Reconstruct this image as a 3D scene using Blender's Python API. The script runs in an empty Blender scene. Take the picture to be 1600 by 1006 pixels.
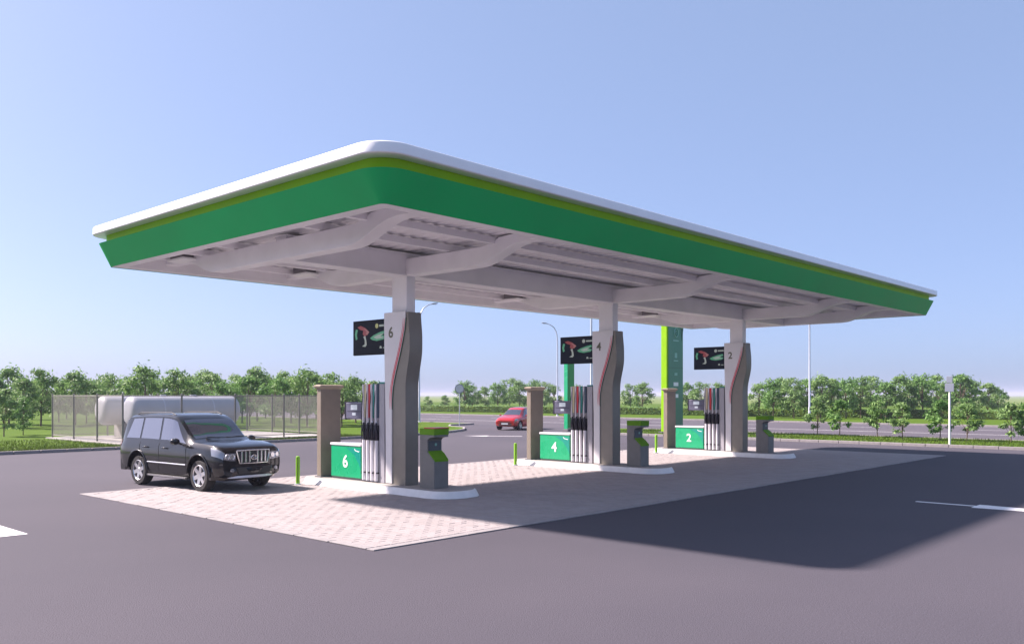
import bpy, bmesh, math, random
from mathutils import Vector, Matrix
R = math.radians
rnd = random.Random(7)
sc = bpy.context.scene
COL = sc.collection

# ------------------------------------------------------------------ camera, sky, sun, exposure
H, F, HY = 2.35, 1360.0, 617.0          # eye height, focal length in photo pixels, horizon row
YAW = R(42.6)
cam = bpy.data.cameras.new('camera'); camo = bpy.data.objects.new('camera', cam); COL.objects.link(camo)
camo.location = (0, 0, H); camo.rotation_euler = (R(90), 0, YAW - R(90))
cam.sensor_width = 36; cam.lens = 36 * F / 1600
cam.shift_y = (HY - 503) / 1600
cam.clip_start = .1; cam.clip_end = 9000
sc.camera = camo

SUN_TO = Vector((-3.0, 6.15, 6.3)).normalized()
w = bpy.data.worlds.new('World'); sc.world = w; w.use_nodes = True
nt = w.node_tree
bg = nt.nodes['Background']
sky = nt.nodes.new('ShaderNodeTexSky'); sky.sky_type = 'NISHITA'; sky.sun_disc = False
sky.sun_elevation = math.asin(SUN_TO.z); sky.sun_rotation = math.atan2(SUN_TO.x, SUN_TO.y)
sky.altitude = 0; sky.air_density = .5; sky.dust_density = 2.0; sky.ozone_density = 4.0
veil = nt.nodes.new('ShaderNodeMix'); veil.data_type = 'RGBA'          # even milky veil over the clear sky
veil.inputs['Factor'].default_value = .47
veil.inputs['B'].default_value = (2.2, 2.95, 4.5, 1)
tint = nt.nodes.new('ShaderNodeMix'); tint.data_type = 'RGBA'; tint.blend_type = 'MULTIPLY'; tint.inputs['Factor'].default_value = 1
tint.inputs['B'].default_value = (1.03, .95, 1.0, 1)
nt.links.new(sky.outputs[0], tint.inputs['A']); nt.links.new(tint.outputs['Result'], veil.inputs['A']); nt.links.new(veil.outputs['Result'], bg.inputs[0])
bg.inputs[1].default_value = .085
sl = bpy.data.lights.new('sun', 'SUN'); slo = bpy.data.objects.new('sun', sl); COL.objects.link(slo)
sl.energy = 5.0; sl.angle = R(2.2); sl.color = (1.0, .86, .82)
slo.rotation_euler = (-SUN_TO).to_track_quat('-Z', 'Y').to_euler(); slo.location = (0, 0, 40)
vs = sc.view_settings
vs.view_transform = 'Standard'; vs.look = 'None'; vs.exposure = 1.45; vs.gamma = 1; vs.use_curve_mapping = False

# ------------------------------------------------------------------ materials
MATS = {}
def mat(name, col, rough=.6, metal=0, coat=0, spec=.5, noise=None, bump=None, emit=None, alpha=None):
    """noise=(scale, amount) lightness variation; bump=(scale, strength)"""
    m = bpy.data.materials.new(name); m.use_nodes = True; MATS[name] = m
    n = m.node_tree; b = n.nodes['Principled BSDF']
    b.inputs['Base Color'].default_value = (*col, 1); b.inputs['Roughness'].default_value = rough
    b.inputs['Metallic'].default_value = metal; b.inputs['Coat Weight'].default_value = coat
    b.inputs['Coat Roughness'].default_value = .04
    b.inputs['Specular IOR Level'].default_value = spec
    geo = n.nodes.new('ShaderNodeNewGeometry')
    if noise:
        t = n.nodes.new('ShaderNodeTexNoise'); t.inputs['Scale'].default_value = noise[0]; t.inputs['Detail'].default_value = 5
        n.links.new(geo.outputs['Position'], t.inputs['Vector'])
        mr = n.nodes.new('ShaderNodeMapRange'); mr.inputs[1].default_value = .3; mr.inputs[2].default_value = .7
        mr.inputs[3].default_value = 1 - noise[1]; mr.inputs[4].default_value = 1 + noise[1]
        n.links.new(t.outputs[0], mr.inputs[0])
        mx = n.nodes.new('ShaderNodeMix'); mx.data_type = 'RGBA'; mx.blend_type = 'MULTIPLY'; mx.inputs['Factor'].default_value = 1
        mx.inputs['A'].default_value = (*col, 1); n.links.new(mr.outputs[0], mx.inputs['B'])
        n.links.new(mx.outputs['Result'], b.inputs['Base Color'])
        mr2 = n.nodes.new('ShaderNodeMapRange'); mr2.inputs[3].default_value = max(0, rough - .06); mr2.inputs[4].default_value = min(1, rough + .06)
        n.links.new(t.outputs[0], mr2.inputs[0]); n.links.new(mr2.outputs[0], b.inputs['Roughness'])
    if bump:
        t = n.nodes.new('ShaderNodeTexNoise'); t.inputs['Scale'].default_value = bump[0]; t.inputs['Detail'].default_value = 4
        n.links.new(geo.outputs['Position'], t.inputs['Vector'])
        bp = n.nodes.new('ShaderNodeBump'); bp.inputs['Strength'].default_value = bump[1]; bp.inputs['Distance'].default_value = .02
        n.links.new(t.outputs[0], bp.inputs['Height']); n.links.new(bp.outputs[0], b.inputs['Normal'])
    if emit:
        b.inputs['Emission Color'].default_value = (*emit[0], 1); b.inputs['Emission Strength'].default_value = emit[1]
    return m

def asphalt(name, base, warm):
    m = mat(name, base, .86, spec=.25, bump=(60, .35)); n = m.node_tree; b = n.nodes['Principled BSDF']
    geo = [x for x in n.nodes if x.type == 'NEW_GEOMETRY'][0]
    big = n.nodes.new('ShaderNodeTexNoise'); big.inputs['Scale'].default_value = .12; big.inputs['Detail'].default_value = 4
    fine = n.nodes.new('ShaderNodeTexNoise'); fine.inputs['Scale'].default_value = 45; fine.inputs['Detail'].default_value = 3
    for t in (big, fine): n.links.new(geo.outputs['Position'], t.inputs['Vector'])
    a = n.nodes.new('ShaderNodeMix'); a.data_type = 'RGBA'; a.inputs['A'].default_value = (*base, 1); a.inputs['B'].default_value = (*warm, 1)
    mr = n.nodes.new('ShaderNodeMapRange'); mr.inputs[1].default_value = .35; mr.inputs[2].default_value = .65
    n.links.new(big.outputs[0], mr.inputs[0]); n.links.new(mr.outputs[0], a.inputs['Factor'])
    f = n.nodes.new('ShaderNodeMapRange'); f.inputs[1].default_value = .25; f.inputs[2].default_value = .75; f.inputs[3].default_value = .80; f.inputs[4].default_value = 1.20
    n.links.new(fine.outputs[0], f.inputs[0])
    x = n.nodes.new('ShaderNodeMix'); x.data_type = 'RGBA'; x.blend_type = 'MULTIPLY'; x.inputs['Factor'].default_value = 1
    n.links.new(a.outputs['Result'], x.inputs['A']); n.links.new(f.outputs[0], x.inputs['B']); n.links.new(x.outputs['Result'], b.inputs['Base Color'])
    return m

asphalt('asphalt', (.060, .0555, .069), (.073, .066, .080))
asphalt('asphalt_road', (.080, .072, .086), (.088, .079, .092))

def grass_mat(name, c1, c2, scale):
    m = mat(name, c1, .95, spec=.1, bump=(25, .8)); n = m.node_tree; b = n.nodes['Principled BSDF']
    geo = [x for x in n.nodes if x.type == 'NEW_GEOMETRY'][0]
    t = n.nodes.new('ShaderNodeTexNoise'); t.inputs['Scale'].default_value = scale; t.inputs['Detail'].default_value = 6; t.inputs['Roughness'].default_value = .7
    n.links.new(geo.outputs['Position'], t.inputs['Vector'])
    mr = n.nodes.new('ShaderNodeMapRange'); mr.inputs[1].default_value = .3; mr.inputs[2].default_value = .7; n.links.new(t.outputs[0], mr.inputs[0])
    a = n.nodes.new('ShaderNodeMix'); a.data_type = 'RGBA'; a.inputs['A'].default_value = (*c1, 1); a.inputs['B'].default_value = (*c2, 1)
    n.links.new(mr.outputs[0], a.inputs['Factor']); n.links.new(a.outputs['Result'], b.inputs['Base Color'])
    return m
grass_mat('grass', (.045, .098, .004), (.078, .130, .008), 1.3)
grass_mat('field', (.10, .15, .03), (.14, .18, .05), .05)
grass_mat('hedge', (.05, .085, .008), (.07, .105, .014), 3)

def paver_mat(name, per_island):
    m = mat(name, (.4, .33, .3), .8, spec=.3, bump=(90, .25)); n = m.node_tree; b = n.nodes['Principled BSDF']
    geo = [x for x in n.nodes if x.type == 'NEW_GEOMETRY'][0]
    if per_island: src = geo.outputs['Random Per Island']
    else:
        oi = n.nodes.new('ShaderNodeObjectInfo'); src = oi.outputs['Random']
    cr = n.nodes.new('ShaderNodeValToRGB'); e = cr.color_ramp.elements
    e[0].color = (.285, .256, .252, 1); e[1].color = (.305, .277, .274, 1)
    k = e.new(.5); k.color = (.295, .264, .260, 1)
    n.links.new(src, cr.inputs[0])
    t = n.nodes.new('ShaderNodeTexNoise'); t.inputs['Scale'].default_value = 2.2; t.inputs['Detail'].default_value = 6
    n.links.new(geo.outputs['Position'], t.inputs['Vector'])
    mr = n.nodes.new('ShaderNodeMapRange'); mr.inputs[1].default_value = .3; mr.inputs[2].default_value = .7; mr.inputs[3].default_value = .93; mr.inputs[4].default_value = 1.07
    n.links.new(t.outputs[0], mr.inputs[0])
    x = n.nodes.new('ShaderNodeMix'); x.data_type = 'RGBA'; x.blend_type = 'MULTIPLY'; x.inputs['Factor'].default_value = 1
    n.links.new(cr.outputs[0], x.inputs['A']); n.links.new(mr.outputs[0], x.inputs['B']); n.links.new(x.outputs['Result'], b.inputs['Base Color'])
paver_mat('paver', False); paver_mat('paver_field', True)

def leaf_mat(name, c1, c2):
    m = bpy.data.materials.new(name); m.use_nodes = True; MATS[name] = m
    n = m.node_tree; b = n.nodes['Principled BSDF']; out = n.nodes['Material Output']
    geo = n.nodes.new('ShaderNodeNewGeometry')
    a = n.nodes.new('ShaderNodeMix'); a.data_type = 'RGBA'; a.inputs['A'].default_value = (*c1, 1); a.inputs['B'].default_value = (*c2, 1)
    n.links.new(geo.outputs['Random Per Island'], a.inputs['Factor'])
    n.links.new(a.outputs['Result'], b.inputs['Base Color']); b.inputs['Roughness'].default_value = .55; b.inputs['Specular IOR Level'].default_value = .3
    tr = n.nodes.new('ShaderNodeBsdfTranslucent'); n.links.new(a.outputs['Result'], tr.inputs['Color'])
    ms = n.nodes.new('ShaderNodeMixShader'); ms.inputs[0].default_value = .35
    n.links.new(b.outputs[0], ms.inputs[1]); n.links.new(tr.outputs[0], ms.inputs[2]); n.links.new(ms.outputs[0], out.inputs['Surface'])
leaf_mat('leaf_a', (.085, .185, .04), (.25, .39, .12))
leaf_mat('leaf_b', (.10, .20, .05), (.27, .40, .14))
leaf_mat('leaf_c', (.07, .175, .035), (.21, .37, .10))
leaf_mat('blade', (.04, .078, .004), (.072, .108, .008))
mat('bark', (.12, .085, .06), .9, noise=(20, .3))
mat('white_metal', (.80, .79, .80), .35, noise=(3, .04))
mat('roof_white', (.82, .82, .83), .35, coat=.3, noise=(1.5, .03))
mat('fascia_green', (.006, .40, .105), .5, spec=.25, noise=(.8, .06))
mat('lime', (.26, .52, .002), .6, spec=.2, noise=(2, .06))
mat('steel_white', (.84, .83, .86), .45, noise=(1.2, .06))
mat('deck', (.84, .82, .85), .5, noise=(1, .06))
mat('fixture', (.85, .85, .85), .3)
mat('fixture_dark', (.16, .15, .16), .5)
mat('pillar_brown', (.225, .205, .175), .42, metal=.15, noise=(4, .06))
mat('panel_white', (.72, .70, .71), .32, coat=.3, noise=(2, .04))
mat('red_paint', (.65, .015, .04), .35)
mat('dark_green', (.01, .10, .045), .4)
mat('numeral_dark', (.13, .13, .08), .5)
mat('numeral_white', (.85, .85, .85), .5)
mat('beige', (.22, .185, .145), .6, noise=(5, .08))
mat('beige_cap', (.28, .235, .18), .6, noise=(5, .08))
mat('dispenser_green', (.012, .36, .155), .28, coat=.4, noise=(3, .05))
mat('dispenser_teal', (.010, .27, .20), .28, coat=.4)
mat('tower_grey', (.36, .35, .38), .4, noise=(4, .06))
mat('tower_white', (.72, .70, .73), .35)
mat('cream', (.62, .55, .33), .4); mat('red', (.60, .02, .035), .35); mat('teal', (.01, .22, .19), .4); mat('navy', (.025, .05, .09), .4)
mat('rubber', (.012, .012, .014), .55); mat('nozzle', (.02, .018, .03), .4)
mat('chrome', (.75, .75, .76), .18, metal=1)
mat('head_grey', (.10, .10, .15), .35)
mat('lit_display', (.22, .23, .27), .3, emit=((.8, .88, 1), .15))
mat('bin_grey', (.17, .165, .155), .5, noise=(6, .08)); mat('bin_dark', (.06, .075, .085), .4)
mat('bin_green', (.12, .29, .004), .6, spec=.2); mat('bollard_green', (.20, .45, .012), .4)
mat('kerb_white', (.80, .79, .77), .6, noise=(5, .05), bump=(40, .15))
mat('concrete', (.30, .285, .27), .85, noise=(4, .1), bump=(60, .2))
mat('joint', (.24, .22, .218), .9)
mat('kerb', (.26, .24, .24), .85, noise=(6, .14), bump=(50, .3))
mat('paint', (.72, .70, .70), .7, noise=(8, .12))
mat('screen', (.0025, .003, .005), .5, spec=.06, emit=((.003, .0035, .006), 1))
mat('bezel', (.004, .004, .005), .6, spec=.1)
mat('scr_red', (.09, .012, .014), .4, emit=((.42, .06, .07), .12)); mat('scr_pink', (.15, .05, .05), .4, emit=((.6, .28, .28), .10))
mat('scr_green', (.03, .13, .07), .4, emit=((.12, .48, .28), .12)); mat('scr_white', (.17, .2, .18), .4, emit=((.6, .65, .6), .10)); mat('scr_yellow', (.2, .2, .07), .4, emit=((.6, .6, .25), .12))
mat('totem_green', (.02, .19, .10), .35, coat=.2, noise=(1, .08)); mat('totem_mark', (.22, .45, .36), .5)
mat('sign_green', (.012, .26, .055), .4)
mat('galv', (.55, .57, .62), .4, metal=.4, noise=(3, .06)); mat('sign_grey', (.22, .25, .31), .5); mat('pole_white', (.8, .79, .76), .5)
mat('fence_post', (.20, .185, .16), .5, noise=(6, .1)); mat('wire', (.34, .32, .28), .5, metal=.3)
mat('tank', (.42, .42, .45), .45, noise=(2, .05))
mat('car_black', (.004, .0045, .007), .3, spec=.12, coat=.9); mat('car_red', (.48, .010, .014), .25, metal=.2, coat=1.0)
mat('glass', (.16, .17, .22), .04, metal=.55, coat=1.0); mat('glass_front', (.05, .058, .085), .04, metal=.25, coat=1.0)
mat('plastic', (.025, .025, .027), .6); mat('lens', (.28, .29, .32), .12, metal=.5, coat=1); mat('lamp_red', (.45, .01, .01), .2, coat=1)
mat('rim', (.68, .68, .70), .28, metal=.85); mat('tyre', (.022, .021, .021), .85, bump=(60, .3))

# ------------------------------------------------------------------ mesh helpers
class MB:
    def __init__(s): s.v = []; s.f = []
    def add(s, vs, fs):
        o = len(s.v); s.v += [tuple(p) for p in vs]; s.f += [tuple(i + o for i in f) for f in fs]; return s
    def box(s, a, b):
        x0, y0, z0 = a; x1, y1, z1 = b
        return s.add([(x0,y0,z0),(x1,y0,z0),(x1,y1,z0),(x0,y1,z0),(x0,y0,z1),(x1,y0,z1),(x1,y1,z1),(x0,y1,z1)],
                     [(0,3,2,1),(4,5,6,7),(0,1,5,4),(1,2,6,5),(2,3,7,6),(3,0,4,7)])
    def prism(s, poly, d0, d1, axis):
        """extrude a closed 2D polygon along axis; axis 'x': (y,z), 'y': (x,z), 'z': (x,y)"""
        def P(p, d):
            return {'x': (d, p[0], p[1]), 'y': (p[0], d, p[1]), 'z': (p[0], p[1], d)}[axis]
        n = len(poly)
        return s.add([P(p, d0) for p in poly] + [P(p, d1) for p in poly],
                     [tuple(range(n))[::-1], tuple(range(n, 2*n))] + [(i, (i+1) % n, n + (i+1) % n, n + i) for i in range(n)])
    def rings(s, rings, close=True, cap0=True, cap1=True):
        n = len(rings[0]); vs = [p for r in rings for p in r]; fs = []
        for i in range(len(rings) - 1):
            for j in range(n if close else n - 1):
                k = (j + 1) % n
                fs.append((i*n + j, i*n + k, (i+1)*n + k, (i+1)*n + j))
        if cap0: fs.append(tuple(range(n))[::-1])
        if cap1: fs.append(tuple(range((len(rings)-1)*n, len(rings)*n)))
        return s.add(vs, fs)
    def tube(s, pts, rad, n=10, caps=True):
        pts = [Vector(p) for p in pts]; rs = rad if isinstance(rad, (list, tuple)) else [rad] * len(pts)
        out = []; prev = None
        for i, p in enumerate(pts):
            t = (pts[min(i+1, len(pts)-1)] - pts[max(i-1, 0)]).normalized()
            if prev is None:
                u = t.cross(Vector((0, 0, 1)));  u = u if u.length > .05 else t.cross(Vector((1, 0, 0)))
            else: u = prev - t * prev.dot(t)
            u.normalize(); prev = u; v = t.cross(u)
            out.append([tuple(p + (u*math.cos(2*math.pi*k/n) + v*math.sin(2*math.pi*k/n)) * rs[i]) for k in range(n)])
        return s.rings(out, True, caps, caps)
    def lathe(s, prof, axis='z', n=24, c=(0, 0, 0), cap=False):
        rr = []
        for r, h in prof:
            ring = []
            for k in range(n):
                a = 2*math.pi*k/n; p, q = r*math.cos(a), r*math.sin(a)
                t = {'z': (p, q, h), 'y': (p, h, q), 'x': (h, p, q)}[axis]
                ring.append((t[0]+c[0], t[1]+c[1], t[2]+c[2]))
            rr.append(ring)
        return s.rings(rr, True, cap, cap)
    def mesh(s, name, m=None, smooth=None):
        me = bpy.data.meshes.new(name); me.from_pydata(s.v, [], s.f)
        bm = bmesh.new(); bm.from_mesh(me); bmesh.ops.recalc_face_normals(bm, faces=bm.faces); bm.to_mesh(me); bm.free()
        if m: me.materials.append(MATS[m])
        if smooth is not None:
            for p in me.polygons: p.use_smooth = True
            me.set_sharp_from_angle(angle=R(smooth))
        return me
    def build(s, name, m, parent=None, smooth=None, bevel=None):
        return link(name, s.mesh(name, m, smooth), parent, bevel)
def link(name, me, parent=None, bevel=None):
    o = bpy.data.objects.new(name, me); COL.objects.link(o); o.parent = parent
    if bevel:
        b = o.modifiers.new('bevel', 'BEVEL'); b.width = bevel; b.segments = 2; b.limit_method = 'ANGLE'; b.angle_limit = R(40)
    return o
def empty(name, loc, rz=0):
    o = bpy.data.objects.new(name, None); COL.objects.link(o); o.location = loc; o.rotation_euler = (0, 0, rz); o.empty_display_size = .2
    return o
def tag(o, label=None, cat=None, group=None, kind=None):
    for k, v in (('label', label), ('category', cat), ('group', group), ('kind', kind)):
        if v: o[k] = v
    return o
def copy_tree(o, parent=None):
    c = o.copy(); COL.objects.link(c); c.parent = parent
    for ch in [x for x in o.children]: copy_tree(ch, c)
    return c
def box(name, a, b, m, parent=None, bevel=None): return MB().box(a, b).build(name, m, parent, None, bevel)
def text(name, s, size, m, parent, loc, xdir, ydir, ext=.004):
    cu = bpy.data.curves.new(name, 'FONT'); cu.body = s; cu.size = size; cu.align_x = 'CENTER'; cu.align_y = 'CENTER'; cu.extrude = ext; cu.offset = size * .018
    t = bpy.data.objects.new(name, cu); COL.objects.link(t)
    me = bpy.data.meshes.new_from_object(t.evaluated_get(bpy.context.evaluated_depsgraph_get()))
    bpy.data.objects.remove(t); me.materials.clear(); me.materials.append(MATS[m])
    x, y = Vector(xdir), Vector(ydir); z = x.cross(y)
    me.transform(Matrix(((x.x, y.x, z.x, loc[0]), (x.y, y.y, z.y, loc[1]), (x.z, y.z, z.z, loc[2]), (0, 0, 0, 1))))
    return link(name, me, parent)
def at_depth(px, d):           # ground position from a photo column and a distance along the view axis
    lat = (px - 800) / F * d
    return (math.cos(YAW)*d + math.sin(YAW)*lat, math.sin(YAW)*d - math.cos(YAW)*lat)
def on_x(px, X):               # ground position on the line x = X seen in that photo column
    k = (px - 800) / F; c, s = math.cos(YAW), math.sin(YAW)
    return (X, X * (s - k*c) / (c + k*s))
def rrect(hx, hy, r, z, n=8, cx=0, cy=0):
    p = []
    for sx, sy, a0 in ((1, 1, 0), (-1, 1, 90), (-1, -1, 180), (1, -1, 270)):
        for k in range(n + 1):
            a = R(a0 + 90*k/n); p.append((cx + sx*(hx - r) + r*math.cos(a), cy + sy*(hy - r) + r*math.sin(a), z))
    return p
def sstep(a, b, x):
    t = max(0, min(1, (x - a) / (b - a))); return t*t*(3 - 2*t)
ORD = ['first', 'second', 'third', 'fourth', 'fifth', 'sixth', 'seventh', 'eighth', 'ninth', 'tenth', 'eleventh', 'twelfth', 'thirteenth', 'fourteenth',
       'fifteenth', 'sixteenth', 'seventeenth', 'eighteenth', 'nineteenth', 'twentieth', 'twenty-first', 'twenty-second', 'twenty-third', 'twenty-fourth',
       'twenty-fifth', 'twenty-sixth', 'twenty-seventh', 'twenty-eighth', 'twenty-ninth', 'thirtieth']
ORD += ['thirty-' + o for o in ORD[:9]] + ['fortieth'] + ['forty-' + o for o in ORD[:9]]

# ------------------------------------------------------------------ ground, roads, verges
def sheet(name, poly, z, m, label):
    o = MB().add([(x, y, z) for x, y in poly], [tuple(range(len(poly)))]).build(name, m); return tag(o, label, kind='structure')
sheet('ground', [(-2500, -2500), (4500, -2500), (4500, 4500), (-2500, 4500)], -.06, 'field', 'wide green field reaching to the horizon')
sheet('forecourt', [(-90, -120), (49.0, -120), (49.0, 120), (-90, 120)], 0, 'asphalt', 'purple grey asphalt forecourt round the filling station')
sheet('road', [(49.003, -300), (71.2, -300), (71.2, 500), (49.003, 500)], 0, 'asphalt_road', 'grey asphalt main road behind the filling station')
KS = MB().box((-.49, 0, -.05), (.49, .15, .13)).mesh('kerb_stone', 'kerb')
KS2 = MB().box((-.99, 0, -.05), (.99, .15, .13)).mesh('kerb_stone', 'kerb')
def kerb_line(pts, parent, step=1.0):
    """kerb stones along a polyline, laid on the left-hand side of its direction"""
    seg = []
    for a, b in zip(pts, pts[1:]):
        a, b = Vector(a), Vector(b); L = (b - a).length; n = max(1, round(L / step))
        for i in range(n): seg.append((a + (b - a) * ((i + .5) / n), math.atan2((b - a).y, (b - a).x), L / n))
    for p, ang, l in seg:
        o = link('kerb_stone', KS if step < 1.5 else KS2, parent, .012)
        o.location = (p.x, p.y, rnd.uniform(-.004, .004)); o.rotation_euler = (0, 0, ang + rnd.uniform(-.004, .004)); o.scale = (l / step, 1, 1)
def arc(cx, cy, r, a0, a1, n): return [(cx + r*math.cos(R(a0 + (a1 - a0)*k/n)), cy + r*math.sin(R(a0 + (a1 - a0)*k/n))) for k in range(n + 1)]
# verge beside the tank yard: straight along y = 37.8, then swinging round into the main road
edge_l = [(-20, 37.8)] + [(27 + 15*math.sin(R(9*t)), 37.8 + 6.5*(1 - math.cos(R(9*t)))) for t in range(0, 9)]
edge_l += [(42.6, 43.6), (43.6, 46.2), (45.6, 48.2), (48.85, 49.0)]
vl = sheet('verge', [(x, y + .1) for x, y in edge_l] + [(48.85, 300), (-90, 300), (-90, 37.9)], .10, 'grass', 'grass verge beside the fenced tank yard')
kerb_line(edge_l[0:1] + [(x, 37.8) for x in range(-19, 27)] + edge_l[1:], vl)
kerb_line([(48.85, y) for y in range(49, 130, 2)], vl, 2)
# narrow grass strip between forecourt and main road
edge_r = [(42.0, 31.5)] + arc(45.4, 32.0, 3.4, 180, 0, 8)[1:] 
strip_pts = [(42.0, -80)] + edge_r + [(48.8, -80)]
vr = sheet('verge', [(42.1, -80), (42.1, 32.0)] + arc(45.4, 32.0, 3.3, 180, 0, 10)[1:] + [(48.7, -80)], .10, 'grass', 'narrow grass strip between forecourt and main road')
kerb_line([(48.8, y) for y in range(-26, 33, 2)][::1], vr, 2)
kerb_line(arc(45.4, 32.0, 3.4, 0, 180, 12), vr)
kerb_line([(42.0, 32.0 - k) for k in range(0, 58)], vr)
vf = sheet('verge', [(71.2, -300), (190, -300), (190, 500), (71.2, 500)], .10, 'grass', 'far grass verge across the main road')
kerb_line([(71.05, y) for y in range(150, -30, -2)], vf, 2)
# raised paving under the canopy
PX0, PX1, PY0, PY1 = 8.33, 36.0, 10.5, 21.4
pv = sheet('paving', [(PX0, PY0), (PX1, PY0), (PX1, PY1), (PX0, PY1)], .006, 'joint', 'pinkish paved apron under the canopy')
EK = MB().box((-.494, -.09, 0), (.494, .09, .022)).mesh('kerb_stone', 'kerb')
for k in range(28):
    for y in (PY0, PY1):
        o = link('kerb_stone', EK, pv, .008); o.location = (PX0 - .09 + (k + .5)*(PX1 - PX0 + .18)/28, y, rnd.uniform(-.003, .002))
for k in range(11):
    for x in (PX0, PX1):
        o = link('kerb_stone', EK, pv, .008); o.location = (x, PY0 + .09 + (k + .5)*(PY1 - PY0 - .18)/11, rnd.uniform(-.003, .002)); o.rotation_euler = (0, 0, R(90)); o.scale = (.985*(PY1 - PY0 - .18)/11, 1, 1)
PW, PL = .15, .30
def paver_geo(b=.005, h=.014):
    x, y = PW/2 - .0035, PL/2 - .0035
    v = [(-x, -y, -.006), (x, -y, -.006), (x, y, -.006), (-x, y, -.006), (-x, -y, h - b), (x, -y, h - b), (x, y, h - b), (-x, y, h - b),
         (-x + b, -y + b, h), (x - b, -y + b, h), (x - b, y - b, h), (-x + b, y - b, h)]
    f = [(8, 9, 10, 11)] + [(i, (i+1) % 4, 4 + (i+1) % 4, 4 + i) for i in range(4)] + [(4 + i, 4 + (i+1) % 4, 8 + (i+1) % 4, 8 + i) for i in range(4)]
    return v, f
pg = paver_geo(); PM = MB().add(*pg).mesh('paver', 'paver')
spots = []
nx, ny = int((PX1 - PX0 - .19) / PW), int((PY1 - PY0 - .19) / PL)
ISL = [(13.85, 16.33), (22.25, 16.33), (30.65, 16.33)]
def in_island(x, y): return any(abs(x - a) < .5 and -2.0 < y - b < 3.4 for a, b in ISL)
for i in range(nx + 1):
    for j in range(-1, ny + 1):
        x = PX0 + .1 + (i + .5)*PW; y = PY0 + .1 + (j + .5)*PL + (PL/2 if i % 2 else 0)
        if x > PX1 - .1 - PW/2 or y < PY0 + .1 + PL/2 - .16 or y > PY1 - .1 - PL/2 + .16: continue
        cut = 1.0
        if y - PL/2 < PY0 + .09: y, cut = PY0 + .1 + PL/4, .49
        elif y + PL/2 > PY1 - .09: y, cut = PY1 - .1 - PL/4, .49
        if not in_island(x, y): spots.append((x, y, cut))
spots.sort(key=lambda p: math.cos(YAW)*p[0] + math.sin(YAW)*p[1])
mass = MB()
for n_, (x, y, cut) in enumerate(spots):
    dz, tx, ty = rnd.uniform(-.0025, .0025), rnd.uniform(-.003, .003), rnd.uniform(-.003, .003)
    if n_ < 300:
        o = link('paver', PM, pv); o.location = (x, y, dz + .008); o.rotation_euler = (ty, tx, rnd.uniform(-.006, .006)); o.scale = (1, cut, 1)
    else: mass.add([(x + a, y + b*cut, c + dz + a*tx + b*ty + .008) for a, b, c in pg[0]], pg[1])
tag(mass.build('pavers', 'paver_field', pv), kind='stuff')
# painted marks on the asphalt
def mark(name, polys, label):
    m = MB()
    for poly in polys: m.add([(x, y, .004) for x, y in poly], [tuple(range(len(poly)))])
    tag(m.build(name, 'paint'), label, kind='structure')
mark('road_marking', [[(2.2, 16.0), (5.3, 16.0), (5.3, 17.9), (2.2, 17.9)]], 'broad white painted bar on the asphalt')
mark('road_marking', [[(20.12, 6.45), (20.12, 5.25), (20.27, 5.25), (20.27, 6.45)], [(19.86, 5.25), (20.2, 1.5), (20.52, 5.25)]], 'white painted arrow in the shade of the canopy')
ax, ay = 36.0, 34.6
u = Vector((-.55, .83)); n2 = Vector((-u.y, u.x))
def P2(a, b): q = Vector((ax, ay)) + u*a + n2*b; return (q.x, q.y)
mark('road_marking', [[P2(-1.7, -.12), P2(.3, -.12), P2(.3, .12), P2(-1.7, .12)], [P2(.3, -.4), P2(1.7, 0), P2(.3, .4)]], 'small white direction arrow at the forecourt entrance')
mark('road_marking', [[(57.0, -80), (57.18, -80), (57.18, 320), (57.0, 320)]], 'long white line along the main road')
for k in range(26):
    y = -40 + 9*k; mark('road_marking', [[(64.2, y), (64.34, y), (64.34, y + 3), (64.2, y + 3)]], 'dashed white lane line on the far side of the road')

# ------------------------------------------------------------------ canopy
CX, CY = 22.37, 16.25
can = tag(empty('canopy', (CX, CY, 0)), 'long filling station canopy with white rim and sloping green fascia', 'canopy')
BX, BY = 13.45, 5.22
z0, z1 = 5.44, 5.97
fa = MB().rings([rrect(BX - .02, BY - .02, .10, z0 + .012), rrect(BX, BY, .12, z0), rrect(BX + .30, BY + .30, .55, z1), rrect(BX + .27, BY + .27, .53, z1 + .012), rrect(BX + .14, BY + .14, .44, z1 + .012)], True, False, False)
fa.build('fascia', 'fascia_green', can, 25)
MB().rings([rrect(BX + .15, BY + .15, .45, z1 - .02), rrect(BX + .15, BY + .15, .45, z1 + .22)], True, False, False).build('lime_band', 'lime', can, 30)
ri = [rrect(BX + .08, BY + .08, .42, 6.17), rrect(BX + .38, BY + .38, .52, 6.17)]
for k in range(6):
    a = R(90*k/5); ri.append(rrect(BX + .40 - .05*(1 - math.cos(a)), BY + .40 - .05*(1 - math.cos(a)), .54, 6.32 + .05*math.sin(a)) if k else rrect(BX + .40, BY + .40, .54, 6.185))
ri.append(rrect(BX, BY, .4, 6.385))
MB().rings(ri, True, False, True).build('roof_rim', 'roof_white', can, 35)
FW = .30
MB().rings([rrect(BX - .02, BY - .02, .10, z0 + .010), rrect(BX - FW, BY - FW, .05, z0 + .010), rrect(BX - FW, BY - FW, .05, 5.90)], True, False, False).build('soffit_edge', 'steel_white', can, 30)
DECK = 5.84
for k in range(9):                                   # ribbed roof deck, one sheet per bay
    a = -(BX - FW) + k*2*(BX - FW)/9; b = a + 2*(BX - FW)/9; m = MB(); n = 9; p = (b - a)/n; pr = []
    for i in range(n):
        s = a + i*p; pr += [(s, DECK), (s + .45*p, DECK), (s + .55*p, DECK - .025), (s + .9*p, DECK - .025)]
    pr.append((b - .004, DECK)); pr += [(b - .004, DECK + .04), (a, DECK + .04)]
    m.prism(pr, -(BY - FW) , BY - FW, 'y').build('deck_panel', 'deck', can)
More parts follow.
